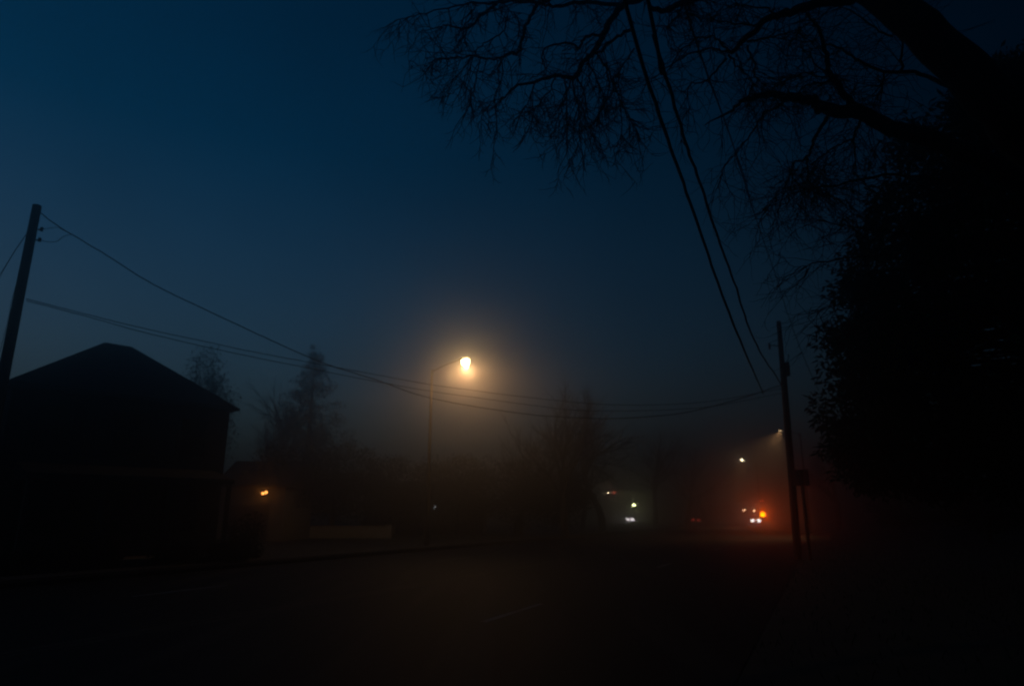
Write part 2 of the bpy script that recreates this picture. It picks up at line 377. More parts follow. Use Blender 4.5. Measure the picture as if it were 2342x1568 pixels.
lamp('lamp_light', 'SPOT', bc + Vector((0, -0.35, 0)), P_AMB, (1.0, 0.075, 0.0), t, 0.08, aim=(CAM + Vector((0, 0, 6)) - bc), size=R(36), blend=1.0)

def traffic_signal(hp, side, label, gl, strength_light=0):
    t = thing('traffic_signal', label, 'traffic signal', (hp.x + side, hp.y, 0), 'distant traffic signals')
    b = MB(); b.tube([(hp.x + side, hp.y, 0), (hp.x + side, hp.y, hp.z + 0.9)], [0.14, 0.1], 10); b.build('pole', M['dark_metal'], t)
    b = MB(); b.tube([(hp.x + side, hp.y, hp.z + 0.7), (hp.x + side * 0.4, hp.y, hp.z + 0.85), (hp.x, hp.y, hp.z + 0.7)], 0.05, 8); b.build('mast_arm', M['dark_metal'], t)
    b = MB(); b.box((hp.x, hp.y, hp.z - 0.35), (0.38, 0.25, 1.15)); hs = b.build('signal_head', M['signal'], t, bevel=0.03)
    for k, (dz, m) in enumerate(((0, gl), (-0.36, M['glass']), (-0.72, M['glass']))):
        b = MB(); b.lathe([(0.15, 0.0), (0.14, 0.03), (0.08, 0.05)], (hp.x, hp.y - 0.13, hp.z + dz), 14, Matrix.Rotation(math.pi / 2, 3, 'X')); b.build('signal_lens', m, hs, smooth=True)
    return t
red = glow('red_glow', (1.0, 0.07, 0.03), 22.0)
traffic_signal(at(1404, 1126, 160.0), 0.9, 'distant traffic signal showing dim red at left near the remote lamp', red)
red2 = glow('faint_red_glow', (1.0, 0.07, 0.03), 34.0)
traffic_signal(at(1742, 1144, 165.0), 3.5, 'distant traffic signal showing red straight above the amber beacon', red2)

# ------------------------------------------------------------------ cars
def car(pos, face, label, body, head_m, tail=False):
    """pos: middle of the front at the ground; face: direction the front looks"""
    t = thing('parked_car' if tail == 'parked' else 'car', label, 'car', pos, 'distant cars with lights on')
    f = Vector(face).normalized(); s = Vector((-f.y, f.x, 0)); u = Vector((0, 0, 1)); p0 = Vector(pos)
    def P(l, w, z): return p0 - f * l + s * w + u * z
    def loft(secs, name, m, parent=None):
        b = MB()
        for l, pr in secs:
            for w, z in pr: b.v.append(tuple(P(l, w, z)))
        k = len(secs[0][1]); n = len(secs)
        for i in range(n - 1):
            for q in range(k): b.f.append((i * k + q, i * k + (q + 1) % k, (i + 1) * k + (q + 1) % k, (i + 1) * k + q))
        b.f.append(tuple(range(k))[::-1]); b.f.append(tuple((n - 1) * k + q for q in range(k)))
        return b.build(name, m, parent or t)
    def sec(w, z0, z1): return [(-w, z0 + 0.1), (-w * 0.95, z0), (w * 0.95, z0), (w, z0 + 0.1), (w, z1 - 0.15), (w * 0.92, z1), (-w * 0.92, z1), (-w, z1 - 0.15)]
    loft([(0.0, sec(0.78, 0.3, 0.7)), (0.12, sec(0.86, 0.22, 0.78)), (0.9, sec(0.9, 0.2, 0.92)), (1.5, sec(0.9, 0.2, 0.97)), (3.6, sec(0.9, 0.2, 1.0)), (4.4, sec(0.88, 0.24, 0.96)), (4.55, sec(0.8, 0.34, 0.85))], 'body', body)
    def cab(w0, w1, z0, z1): return [(-w0, z0), (w0, z0), (w1, z1), (-w1, z1)]
    loft([(1.25, cab(0.80, 0.79, 0.94, 0.97)), (2.0, cab(0.82, 0.62, 0.95, 1.42)), (3.1, cab(0.82, 0.62, 0.95, 1.44)), (4.0, cab(0.78, 0.72, 0.95, 1.0))], 'windows', M['glass'])
    loft([(1.95, cab(0.64, 0.6, 1.41, 1.46)), (2.5, cab(0.65, 0.6, 1.43, 1.49)), (3.2, cab(0.63, 0.58, 1.42, 1.46))], 'roof', body)
    for l in (0.85, 3.65):
        for w in (-0.82, 0.82):
            q = Matrix.Rotation(math.pi / 2, 3, 'X'); ang = math.atan2(s.y, s.x) - math.pi / 2; q = Matrix.Rotation(ang, 3, 'Z') @ q
            b = MB(); b.lathe([(0.26, -0.11), (0.32, -0.09), (0.32, 0.09), (0.26, 0.11)], P(l, w, 0.32), 16, q); wh = b.build('wheel', M['rubber'], t)
            b = MB(); b.lathe([(0.2, -0.118), (0.2, 0.118)], P(l, w, 0.32), 12, q); b.build('rim', M['steel'], wh)
    l0 = 4.57 if tail is True else -0.02
    for w in (-0.62, 0.62):
        b = MB(); b.box(P(l0 + 0.04 if tail is not True else l0 - 0.02, w * 0.88, 0.70), (0.58, 0.14, 0.40), math.atan2(s.y, s.x)); b.build('tail_light' if tail is True else 'headlight', head_m, t, bevel=0.04)
    b = MB(); b.box(P(0.03, 0, 0.46), (0.9, 0.06, 0.14), math.atan2(s.y, s.x)); b.build('grille', M['dark_metal'], t)
    for w in (-0.93, 0.93):
        b = MB(); b.box(P(1.55, w * 1.03, 1.02), (0.16, 0.1, 0.12), math.atan2(s.y, s.x)); b.build('mirror', body, t, bevel=0.02)
    return t
hl = glow('headlight_glow', (1.0, 0.95, 0.90), 15.0)
hl2 = glow('cool_headlight_glow', (1.0, 0.93, 0.95), 22.0)
yc = off_y(1729, 1191, -6.2); p = at(1729, 1191, yc); p.z = 0.006
car(p, -T * 0.85 + Vector((-0.2, -0.5, 0)), 'oncoming car with white headlights below left of the amber beacon', M['car_dark'], hl)
p = at(1441, 1187, 158.0); p.z = 0.0
c2 = car(p, (-0.22, -1, 0), 'farther car facing the camera with headlights on under the greenish lamp', M['car_grey'], hl2)
p = at(1600, 1187, 140.0); p.z = 0.006
tl = glow('tail_glow', (1.0, 0.06, 0.03), 1.0)
car(p + T * 0, T, 'car driving away with very dim red tail lights in the middle distance', M['car_dark'], tl, True)

# ------------------------------------------------------------------ houses
def window(parent, c, w, h, m_frame, ny=-1.0, depth=0.0):
    """window in a wall facing -Y; c is its middle on the wall face"""
    b = MB(); fw = 0.09
    b.box(c + Vector((0, -0.03, h / 2 + fw / 2)), (w + 2 * fw, 0.06, fw)); b.box(c + Vector((0, -0.045, -h / 2 - fw / 2)), (w + 2 * fw + 0.1, 0.09, fw))
    b.box(c + Vector((-w / 2 - fw / 2, -0.03, 0)), (fw, 0.06, h)); b.box(c + Vector((w / 2 + fw / 2, -0.03, 0)), (fw, 0.06, h)); b.box(c + Vector((0, -0.025, 0)), (w, 0.05, 0.05))
    f = b.build('window', m_frame, parent)
    b = MB(); b.box(c + Vector((0, -0.012, h / 4 + 0.012)), (w, 0.02, h / 2 - 0.03)); b.box(c + Vector((0, -0.012, -h / 4 - 0.012)), (w, 0.02, h / 2 - 0.03)); b.build('pane', M['glass'], f)
    return f
# hip-roofed house at the left, its front turned towards the junction
YF = 26.0
er = at(543, 931, YF); ze = er.z
d_ = ray(18, 868); elf = CAM + d_ * ((ze - CAM.z) / d_.z)              # left front corner of the eave
FW = math.hypot(er.x - elf.x, er.y - elf.y); HA = math.atan2(er.y - elf.y, er.x - elf.x); HD = 8.6
HX, HY = Vector((math.cos(HA), math.sin(HA), 0)), Vector((-math.sin(HA), math.cos(HA), 0))
def along_front(px, back):
    """how far along the front (0 at the right corner, negative to the left) a line of sight meets the line this far behind the front"""
    d = ray(px, 900); q = Vector((er.x, er.y, 0)) + HY * back; k = d.x / d.y
    return (k * q.y - q.x) / (HX.x - k * HX.y)
u1, u2 = along_front(221, HD / 2), along_front(285, HD / 2)
q1 = Vector((er.x, er.y, 0)) + HX * u1 + HY * (HD / 2); q2 = Vector((er.x, er.y, 0)) + HX * u2 + HY * (HD / 2)
zr = (at(220, 784, q1.y).z + at(285, 791, q2.y).z) / 2
E = Vector((er.x, er.y, 0))
t = thing('hip_roofed_house', 'dark two storey house with a hip roof at the left', 'house', E)
ov = 0.20
def hb(c, d): b.box(E + Vector(c), d)
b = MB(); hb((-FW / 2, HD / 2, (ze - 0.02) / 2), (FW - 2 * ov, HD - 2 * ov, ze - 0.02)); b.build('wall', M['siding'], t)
b = MB(); c = [E + Vector(v) for v in ((-FW, 0, ze), (0, 0, ze), (0, HD, ze), (-FW, HD, ze))]
lowc = [v - Vector((0, 0, 0.16)) for v in c]
b.add(c + [E + Vector((u1, HD / 2, zr)), E + Vector((u2, HD / 2, zr))] + lowc, [(0, 1, 5, 4), (1, 2, 5), (2, 3, 4, 5), (3, 0, 4), (0, 6, 7, 1), (1, 7, 8, 2), (2, 8, 9, 3), (3, 9, 6, 0), (9, 8, 7, 6)])
rf = b.build('roof', M['shingle'], t)
b = MB(); hb((-FW / 2, -0.07, ze - 0.1), (FW + 0.1, 0.12, 0.11)); b.build('gutter', M['trim'], rf)
for u in (-FW + 1.5, -FW / 2, -1.5): window(t, E + Vector((u, ov, 4.45)), 0.95, 1.35, M['trim'])
for u in (-FW + 1.7, -1.7): window(t, E + Vector((u, ov, 1.75)), 1.3, 1.4, M['trim'])
b = MB(); hb((-FW / 2, ov - 0.03, 1.29), (1.0, 0.06, 2.1)); dr = b.build('door', M['door'], t)
b = MB(); b.lathe([(0.03, 0), (0.03, 0.05)], E + Vector((-FW / 2 + 0.38, ov - 0.07, 1.25)), 8, Matrix.Rotation(math.pi / 2, 3, 'X')); b.build('handle', M['steel'], dr)
xa, xb, yp = -FW + 0.6, -0.6, ov
b = MB(); b.add([E + Vector(v) for v in ((xa, yp - 1.9, 2.85), (xb, yp - 1.9, 2.85), (xb, yp - 0.01, 3.25), (xa, yp - 0.01, 3.25), (xa, yp - 1.9, 2.70), (xb, yp - 1.9, 2.70), (xb, yp - 0.01, 2.70), (xa, yp - 0.01, 2.70))],
            [(0, 1, 2, 3), (4, 7, 6, 5), (0, 4, 5, 1), (1, 5, 6, 2), (2, 6, 7, 3), (3, 7, 4, 0)]); b.build('porch_roof', M['shingle'], t)
for k in range(4):
    b = MB(); hb((xa + 0.12 + (xb - xa - 0.24) * k / 3, yp - 1.75, 1.47), (0.13, 0.13, 2.45)); b.build('porch_post', M['trim'], t)
b = MB(); hb(((xa + xb) / 2, yp - 0.95, 0.12), (xb - xa, 1.88, 0.24)); b.build('porch_floor', M['concrete'], t)
t.rotation_euler.z = HA

# neighbouring round tree cut by the left edge is added with the trees; garage with its flood light
gy = 44.0
gx0, gx1 = at(505, 1100, gy).x, at(655, 1100, gy).x
ge, gr = at(580, 1108, gy).z, at(580, 1070, gy).z
t = thing('garage', 'low garage with a lit flood light behind the bush of the left house', 'garage', ((gx0 + gx1) / 2, gy, 0))
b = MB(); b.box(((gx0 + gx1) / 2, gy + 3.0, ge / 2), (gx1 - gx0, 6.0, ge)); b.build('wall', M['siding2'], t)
b = MB(); o = 0.35; xs = (gx0 - o, gx1 + o); ym = gy + 3.0
v = [(xs[0], gy - o, ge - 0.02), (xs[1], gy - o, ge - 0.02), (xs[1], gy + 6 + o, ge - 0.02), (xs[0], gy + 6 + o, ge - 0.02), (xs[0], ym, gr + 0.7), (xs[1], ym, gr + 0.7)]
v += [(x, y, z - 0.14) for x, y, z in v[:4]]
b.add(v, [(0, 1, 5, 4), (2, 3, 4, 5), (1, 2, 5), (3, 0, 4), (0, 6, 7, 1), (1, 7, 8, 2), (2, 8, 9, 3), (3, 9, 6, 0), (9, 8, 7, 6)]); b.build('roof', M['shingle'], t)
b = MB()
for k in range(4): b.box(((gx0 + gx1) / 2 - 0.1, gy - 0.03, 0.35 + 0.55 * k), (2.5, 0.05, 0.52))
b.build('garage_door', M['trim'], t)
fl = at(605, 1127, gy - 0.25)
lt_ = MB(); lt_.box(fl + Vector((0, 0.2, 0.0)), (0.12, 0.1, 0.12)); tf = thing('flood_light', 'twin headed orange flood light on the garage wall', 'flood light', (fl.x, gy, fl.z))
lt_.build('mount', M['dark_metal'], tf)
am = glow('warm_flood_glow', (1.0, 0.34, 0.07), 6.0)
for k, dz in ((-1, -0.02), (1, 0.05)):
    c = fl + Vector((k * 0.10, 0, dz))
    b = MB(); b.lathe([(0.05, 0.16), (0.11, 0.02), (0.11, 0.0)], c, 12, Matrix.Rotation(-math.pi / 2, 3, 'X')); hd = b.build('lamp_shade', M['dark_metal'], tf)
    b = MB(); b.lathe([(0.088, 0.0), (0.085, -0.03), (0.05, -0.06)], c + Vector((0, -0.01, 0)), 12, Matrix.Rotation(-math.pi / 2, 3, 'X')); b.build('bulb', am, hd, smooth=True)
lamp('lamp_light', 'POINT', fl + Vector((0, -0.3, 0.02)), 3.0, (1.0, 0.30, 0.04), tf, 0.06)

# low pale wall
wy = 50.0
w0, w1 = at(600, 1215, wy), at(890, 1215, wy); zt = at(745, 1201, wy).z
t = thing('garden_wall', 'low pale block wall with a coping beyond the lawn', 'wall', ((w0.x + w1.x) / 2, wy, 0))
b = MB(); b.box(((w0.x + w1.x) / 2, wy + 0.1, zt / 2 - 0.04), (w1.x - w0.x, 0.2, zt - 0.08)); b.build('wall_blocks', M['pale_wall'], t)
b = MB(); b.box(((w0.x + w1.x) / 2, wy + 0.1, zt - 0.04), (w1.x - w0.x + 0.06, 0.27, 0.08)); b.build('coping', M['concrete'], t, bevel=0.01)
for x in (w0.x + 1.1, w1.x):
    b = MB(); b.box((x, wy + 0.1, zt / 2 + 0.03), (0.3, 0.3, zt + 0.06)); b.build('pier', M['pale_wall'], t)

# bungalow behind the trees with one pale porch light
by = 62.0; bl = at(993, 1159, by)
t = thing('bungalow', 'dark bungalow hidden behind the trees, one pale porch light by its door', 'house', (bl.x, by, 0))
b = MB(); b.box((bl.x - 1.0, by + 4.2, 1.4), (11, 8, 2.8)); b.build('wall', M['siding'], t)
b = MB(); x0, x1 = bl.x - 7.0, bl.x + 5.0
b.add([(x0, by - 0.4, 2.8), (x1, by - 0.4, 2.8), (x1, by + 8.8, 2.8), (x0, by + 8.8, 2.8), (x0 + 3.5, by + 4.2, 4.9), (x1 - 3.5, by + 4.2, 4.9), (x0, by - 0.4, 2.65), (x1, by - 0.4, 2.65), (x1, by + 8.8, 2.65), (x0, by + 8.8, 2.65)],
      [(0, 1, 5, 4), (1, 2, 5), (2, 3, 4, 5), (3, 0, 4), (0, 6, 7, 1), (1, 7, 8, 2), (2, 8, 9, 3), (3, 9, 6, 0), (9, 8, 7, 6)]); b.build('roof', M['shingle'], t)
window(t, Vector((bl.x - 3.5, by + 0.2, 1.6)), 1.4, 1.2, M['trim']); window(t, Vector((bl.x + 2.6, by + 0.2, 1.6)), 1.4, 1.2, M['trim'])
b = MB(); b.box((bl.x + 0.75, by + 0.17, 1.05), (0.95, 0.06, 2.1)); b.build('door', M['door'], t)
b = MB(); b.lathe([(0.05, -0.12), (0.11, -0.06), (0.11, 0.06), (0.05, 0.12)], bl + Vector((0, 0.05, 0)), 10); b.build('porch_light', glow('pale_glow', (0.9, 0.93, 1.0), 0.8), t)

# far shop at the end of the road with two wall lamps
sy = 172.0; a1, a2 = at(1702, 1166, sy), at(1725, 1166, sy)
t = thing('roadside_shop', 'far flat roofed shop with two small orange wall lamps', 'shop', ((a1.x + a2.x) / 2, sy, 0))
cx = (a1.x + a2.x) / 2
b = MB(); b.box((cx, sy + 5.3, 2.0), (13, 10, 4.0)); b.build('wall', M['brick'], t)
b = MB(); b.box((cx, sy + 5.3, 4.15), (13.4, 10.4, 0.3)); b.build('roof', M['dark_metal'], t)
for k in (-4.5, 0, 4.5): window(t, Vector((cx + k * 0.9, sy + 0.3, 1.5)), 2.2, 1.7, M['dark_metal'])
wl = glow('orange_wall_glow', (1.0, 0.55, 0.3), 38.0)
for q in (a1, a2):
    b = MB(); b.lathe([(0.08, -0.2), (0.2, -0.1), (0.2, 0.1), (0.08, 0.2)], q + Vector((0, 0.1, 0)), 10); b.build('wall_lamp', wl, t)

# ------------------------------------------------------------------ trees
def limb_path(rng, p, d, L, seg, wander, grav=0.0):
    pts = [p.copy()]; d = d.normalized()
    for _ in range(seg):
        d = (d + Vector((rng.gauss(0, wander), rng.gauss(0, wander), rng.gauss(0, wander) + grav))).normalized()
        pts.append(pts[-1] + d * (L / seg))
    return pts, d
def grow(rng, tr, cr, p, d, L, r, depth, maxd, grav=-0.02, spread=0.75, wander=0.13, kids=(4, 6)):
    seg = 6 if depth < 2 else 4
    pts, de = limb_path(rng, p, d, L, seg, wander, grav if depth > 0 else 0.0)
    r1 = r * 0.55 if depth < maxd else r * 0.4
    rad = [r + (r1 - r) * i / seg for i in range(seg + 1)]
    (tr if depth == 0 else cr).tube(pts, rad, 7 if depth < 2 else (4 if depth == 2 else 3), cap=False)
    if depth >= maxd: return
    for _ in range(rng.randint(*kids)):
        k = rng.uniform(0.35 if depth == 0 else 0.2, 1.0); i = min(seg - 1, int(k * seg)); q = pts[i].lerp(pts[i + 1], k * seg - i)
        dd = (pts[i + 1] - pts[i]).normalized()
        rv = Vector((rng.gauss(0, 1), rng.gauss(0, 1), rng.gauss(0, 0.7))); rv = (rv - dd * rv.dot(dd)).normalized()
        nd = (dd + rv * rng.uniform(0.5, 1.1) * spread * 1.2).normalized()
        grow(rng, tr, cr, q, nd, L * rng.uniform(0.5, 0.75), rad[i] * rng.uniform(0.45, 0.62), depth + 1, maxd, grav, spread, wander, kids)
    grow(rng, tr, cr, pts[-1], de, L * 0.62, r1 * 0.9, depth + 1, maxd, grav, spread, wander, kids)
def bare_tree(base, h, label, group, seed, rmin=0.0, maxd=4):
    rng = random.Random(seed); tr, cr = MB(), MB()
    grow(rng, tr, cr, Vector(base), Vector((rng.gauss(0, 0.05), rng.gauss(0, 0.05), 1)), h * 0.42, h * 0.024, 0, maxd, grav=0.03, spread=0.7)
    zt = max(v[2] for v in cr.v) - base[2]; k = h / zt
    for m in (tr, cr): m.v = [(base[0] + (x - base[0]) * k, base[1] + (y - base[1]) * k, base[2] + (z - base[2]) * k) for x, y, z in m.v]
    t = thing('bare_tree', label, 'tree', base, group)
    tr.build('trunk', M['bark'], t, smooth=True); cr.build('crown', M['twig'], t)
    return t
def leafy(mb, rng, c, rad, n, l, w, out=0.5, droop=-0.1):
    """n small leaves scattered through an ellipsoid clump"""
    for _ in range(n):
        v = Vector((rng.gauss(0, 1), rng.gauss(0, 1), rng.gauss(0, 1)))
        v = v.normalized() * (rng.random() ** 0.45)
        p = c + Vector((v.x * rad[0], v.y * rad[1], v.z * rad[2]))
        d = (v * out + Vector((rng.gauss(0, 0.5), rng.gauss(0, 0.5), rng.gauss(0, 0.4) + droop))).normalized()
        u = d.cross(Vector((rng.gauss(0, 1), rng.gauss(0, 1), rng.gauss(0, 1)))).normalized()
        mb.leaf(p, d, u, l * rng.uniform(0.6, 1.3), w * rng.uniform(0.7, 1.3))
def evergreen(base, h, rad, label, group, seed, skirt=0.12, n=130, per=60, mat_=None, power=0.9, loose=0.2, ls=0.35):
    rng = random.Random(seed); t = thing('evergreen_tree', label, 'tree', base, group)
    b = MB(); b.tube([(base[0], base[1], 0), (base[0] + rng.gauss(0, 0.05), base[1], h * 0.5), (base[0], base[1], h * 0.97)], [h * 0.022, h * 0.014, 0.02], 8); b.build('trunk', M['bark'], t, smooth=True)
    cr = MB()
    for _ in range(n):
        k = 1 - rng.random() ** 0.62; z = h * (skirt + (1 - skirt) * k); r = rad * (1 - k) ** power * (0.55 + 0.45 * min(1, k / 0.12))
        a = rng.uniform(0, 6.283); q = r * (0.35 + 0.65 * rng.random() ** 0.6) * rng.uniform(1 - loose, 1 + loose)
        c = Vector((base[0] + math.cos(a) * q, base[1] + math.sin(a) * q, z - q * 0.12))
        cs = 0.25 + rad * 0.16 * (1 - k * 0.6)
        cr.tube([Vector((base[0], base[1], z + 0.1)), c], [0.03, 0.012], 3, cap=False)
        leafy(cr, rng, c, (cs, cs, cs * 0.6), per, ls, ls * 0.16, 0.6, -0.05)
    cr.build('crown', mat_ or M['needle'], t)
    return t
def round_tree(base, h, rad, label, group, seed, n=90, per=70, ls=0.22, name='leafy_tree', clear=0.3):
    rng = random.Random(seed); t = thing(name, label, 'tree', base, group)
    tr = MB(); tr.tube([(base[0], base[1], 0), (base[0] + 0.1, base[1], h * 0.4), (base[0], base[1], h * 0.75)], [h * 0.03, h * 0.022, 0.04], 8)
    cr = MB(); cc = Vector((base[0], base[1], h * (clear + 1) / 2)); rz = h * (1 - clear) / 2
    for _ in range(n):
        v = Vector((rng.gauss(0, 1), rng.gauss(0, 1), rng.gauss(0, 1))).normalized() * rng.random() ** 0.4
        c = cc + Vector((v.x * rad, v.y * rad, v.z * rz)) * 0.85
        tr.tube([Vector((base[0], base[1], h * 0.4)), c], [0.05, 0.012], 3, cap=False)
        leafy(cr, rng, c, (rad * 0.24, rad * 0.24, rz * 0.2), per, ls, ls * 0.22, 0.6)
    tr.build('trunk', M['bark'], t); cr.build('crown', M['bush'], t)
    return t
def bush(c, rad, label, seed, group=None, n=40, per=70):
    rng = random.Random(seed); t = thing('bush', label, 'bush', (c[0], c[1], 0), group)
    st, fo = MB(), MB()
    for _ in range(n):
        a = rng.uniform(0, 6.283); e = rng.random(); v = Vector((math.cos(a) * math.sqrt(1 - e * e * 0.9), math.sin(a) * math.sqrt(1 - e * e * 0.9), e)) * rng.uniform(0.4, 1.0)
        q = Vector((c[0] + v.x * rad[0] * 0.85, c[1] + v.y * rad[1] * 0.85, max(0.1, v.z * rad[2] * 0.9)))
        st.tube([Vector((c[0], c[1], 0)), q], [0.025, 0.008], 3, cap=False)
        leafy(fo, rng, q, (rad[0] * 0.25, rad[1] * 0.25, rad[2] * 0.18), per, 0.12, 0.03, 0.6)
    fo.v = [(x, y, max(z, 0.02)) for x, y, z in fo.v]
    st.build('stem', M['twig'], t); fo.build('foliage', M['bush'], t)
    return t

FOG = 'trees fading into the fog'
def tree_at(kind, px, ptop, y, label, seed, **k):
    top = at(px, ptop, y)
    if kind == 'bare': return bare_tree((top.x, y, 0), top.z, label, FOG, seed, maxd=k.get('maxd', 4))
    if kind == 'ever': return evergreen((top.x, y, 0), top.z, k['rad'], label, FOG, seed, **{a: v for a, v in k.items() if a != 'rad'})
    return round_tree((top.x, y, 0), top.z, k['rad'], label, FOG, seed, **{a: v for a, v in k.items() if a != 'rad'})
tree_at('round', 484, 783, 54.0, 'bushy round topped tree rising just behind the hip roof', 11, rad=2.9, clear=0.15, n=150, per=60)
tree_at('bare', 440, 830, 56.0, 'bare tree mingled with the round topped tree behind the hip roof', 12)
tree_at('ever', 722, 792, 74.0, 'pointed evergreen left of the tall street lamp', 13, rad=6.0, n=280, power=0.85, loose=0.45, per=45)
tree_at('bare', 655, 868, 76.0, 'bare tree close to the left of the pointed evergreen', 14)
tree_at('round', 640, 1000, 47.0, 'rounded dark shrub tree beside the garage', 15, rad=2.6, clear=0.1)
tree_at('round', 770, 1000, 52.0, 'broad dark tree at the right foot of the pointed evergreen', 16, rad=4.5, clear=0.08, n=140)
tree_at('round', 905, 1035, 56.0, 'low dark tree left behind the street lamp pole', 17, rad=4.6, clear=0.06, n=140)
tree_at('round', 1050, 1025, 58.0, 'low dark tree right behind the street lamp pole', 18, rad=4.8, clear=0.06, n=140)
tree_at('bare', 1290, 852, 50.0, 'tall bare tree to the right of the glowing street lamp', 19)
tree_at('bare', 1180, 925, 60.0, 'bare tree between the lamp glow and the tall bare tree', 20)
tree_at('round', 1190, 1045, 58.0, 'wide dark tree below the tall bare tree, nearest the lamp', 21, rad=5.0, clear=0.05, n=140)
tree_at('round', 1285, 1062, 62.0, 'wide dark tree below the tall bare tree, on its right', 22, rad=3.6, clear=0.05, n=130)
tree_at('bare', 1325, 975, 78.0, 'bare tree close to the left of the remote lamp and red signal', 23)
tree_at('bare', 1366, 872, 70.0, 'wide bare tree right of the tall bare tree, above the remote lamp', 33)
tree_at('bare', 1486, 968, 95.0, 'bare tree above and right of the parked car with headlights', 34)
tree_at('bare', 1560, 1000, 120.0, 'bare tree far off above the middle of the road', 24, maxd=3)
tree_at('bare', 1600, 1020, 150.0, 'very faint bare tree at the far end of the road', 25, maxd=3)
tree_at('bare', 1890, 960, 80.0, 'bare tree across the lawn glimpsed under the cedar', 26)
tree_at('ever', 2040, 1020, 70.0, 'low evergreen across the lawn below the cedar skirt', 27, rad=3.5)
tree_at('round', 2240, 1090, 42.0, 'low leafy tree across the lawn at the right', 28, rad=3.6, clear=0.05)
p = at(-12, 733, 22.0)
round_tree((p.x - 1.6, 22.0, 0), p.z, 2.2, 'clipped round tree cut off by the left edge of the view', None, 31, n=150, per=90, ls=0.16, clear=0.25)
p = at(566, 1200, 25.4)
bush((p.x, p.y), (0.85, 0.9, at(548, 1166, 25.4).z), 'dark rounded bush at the right corner of the hip roofed house', 41, 'bushes in front of the houses')
for k, u in enumerate((-FW + 0.9, -FW * 0.68, -FW * 0.34, -0.9)):
    p = Vector((er.x, er.y, 0)) + HX * u - HY * 2.4
    bush((p.x, p.y), (0.95, 0.8, 0.9 + 0.15 * (k % 2)), 'low bush in front of the porch, ' + ('first', 'second', 'third', 'fourth')[k] + ' from the left pole', 42 + k, 'bushes in front of the houses')

# ------------------------------------------------------------------ big cedar at the right
CX, CY = 14.6, 15.6
t = thing('cedar_tree', 'huge black evergreen filling the right side, skirt clear of the ground', 'tree', (CX, CY, 0))
b = MB(); b.tube([(CX, CY, -0.2), (CX + 0.1, CY, 3), (CX, CY + 0.1, 9), (CX, CY, 15)], [0.5, 0.38, 0.25, 0.05], 12); b.build('trunk', M['bark'], t, smooth=True)
outl = [(2075, 345), (2010, 395), (1985, 425), (1955, 470), (1940, 540), (1915, 585), (1945, 640), (1905, 682), (1925, 720), (1880, 775), (1868, 850), (1850, 925), (1862, 965), (1882, 1010), (1905, 1075), (1950, 1108), (2000, 1128), (2070, 1122)]
prof = []
for px, py in outl:
    d = ray(px, py); hd = Vector((d.x, d.y, 0)); c = Vector((CX, CY, 0)); k = c.dot(hd) / hd.length_squared
    prof.append((CAM.z + d.z * k, (c - hd * k).length))
prof.sort()
def cedar_r(z):
    if z <= prof[0][0]: return prof[0][1]
    for (za, ra), (zb, rb) in zip(prof, prof[1:]):
        if z <= zb: return ra + (rb - ra) * (z - za) / max(1e-6, zb - za)
    return max(0.2, prof[-1][1] * (1 - (z - prof[-1][0]) / 2.2))
rng = random.Random(77); cr = MB(); br = MB(); z0, z1 = prof[0][0], prof[-1][0] + 1.6
for i in range(1050):
    z = z0 + (z1 - z0) * rng.random() ** 1.1; r = cedar_r(z); a = rng.uniform(0, 6.283)
    if i % 2: a = rng.uniform(1.75, 4.4)                       # the side towards road and camera carries most sprays
    q = r * (0.30 + 0.68 * rng.random() ** 0.40)
    c = Vector((CX + math.cos(a) * q, CY + math.sin(a) * q, z))
    br.tube([Vector((CX, CY, z + 0.3)), Vector((CX, CY, z + 0.3)).lerp(c, 0.6) + Vector((0, 0, 0.15)), c], [0.05, 0.03, 0.012], 3, cap=False)
    thin = min(1.0, max(0.0, (z - 6.0) / 4.5))                        # the crown loosens towards its top
    if rng.random() < 0.5 * thin: continue
    cs = rng.uniform(0.35, 0.7)
    leafy(cr, rng, c, (cs, cs, cs * 0.62), int(110 - 40 * thin), 0.22, 0.036, 0.6, -0.15)
br.build('branch', M['twig'], t); cr.build('crown', M['needle2'], t)

# ------------------------------------------------------------------ big bare maple whose limbs arch over the view
TB = Vector((9.6, 7.2, 0))
t = thing('maple_tree', 'large bare tree arching its limbs over the top right of the view', 'tree', TB)
trk = MB(); lim = MB(); tw = MB(); rng = random.Random(5)
def z6(x, y): return (890 + 0.3 * x, 0.3 * y)
def z7(x, y): return (1499 + 0.4182 * x, 0.4182 * y)
trk.tube(smooth_pts([TB + Vector((0, 0, -0.3)), TB + Vector((0, 0, 0.6)), TB + Vector((-0.1, 0.05, 2.2)), TB + Vector((-0.5, 0.1, 3.8))], 4), [0.62, 0.52, 0.46, 0.43, 0.42, 0.41, 0.40, 0.39, 0.38, 0.37, 0.36, 0.35, 0.34], 14)
trk.build('trunk', M['bark'], t, smooth=True)
PXM = 1.0 / F
def add_branch(pts, r0, r1, mb, n=5, sides=6, jag=0.0):
    q = smooth_pts(pts, n); m = len(q)
    if jag: q = [q[0]] + [p + Vector((rng.gauss(0, jag), rng.gauss(0, jag), rng.gauss(0, jag))) for p in q[1:-1]] + [q[-1]]
    mb.tube(q, [r0 + (r1 - r0) * i / (m - 1) for i in range(m)], sides)
    return q
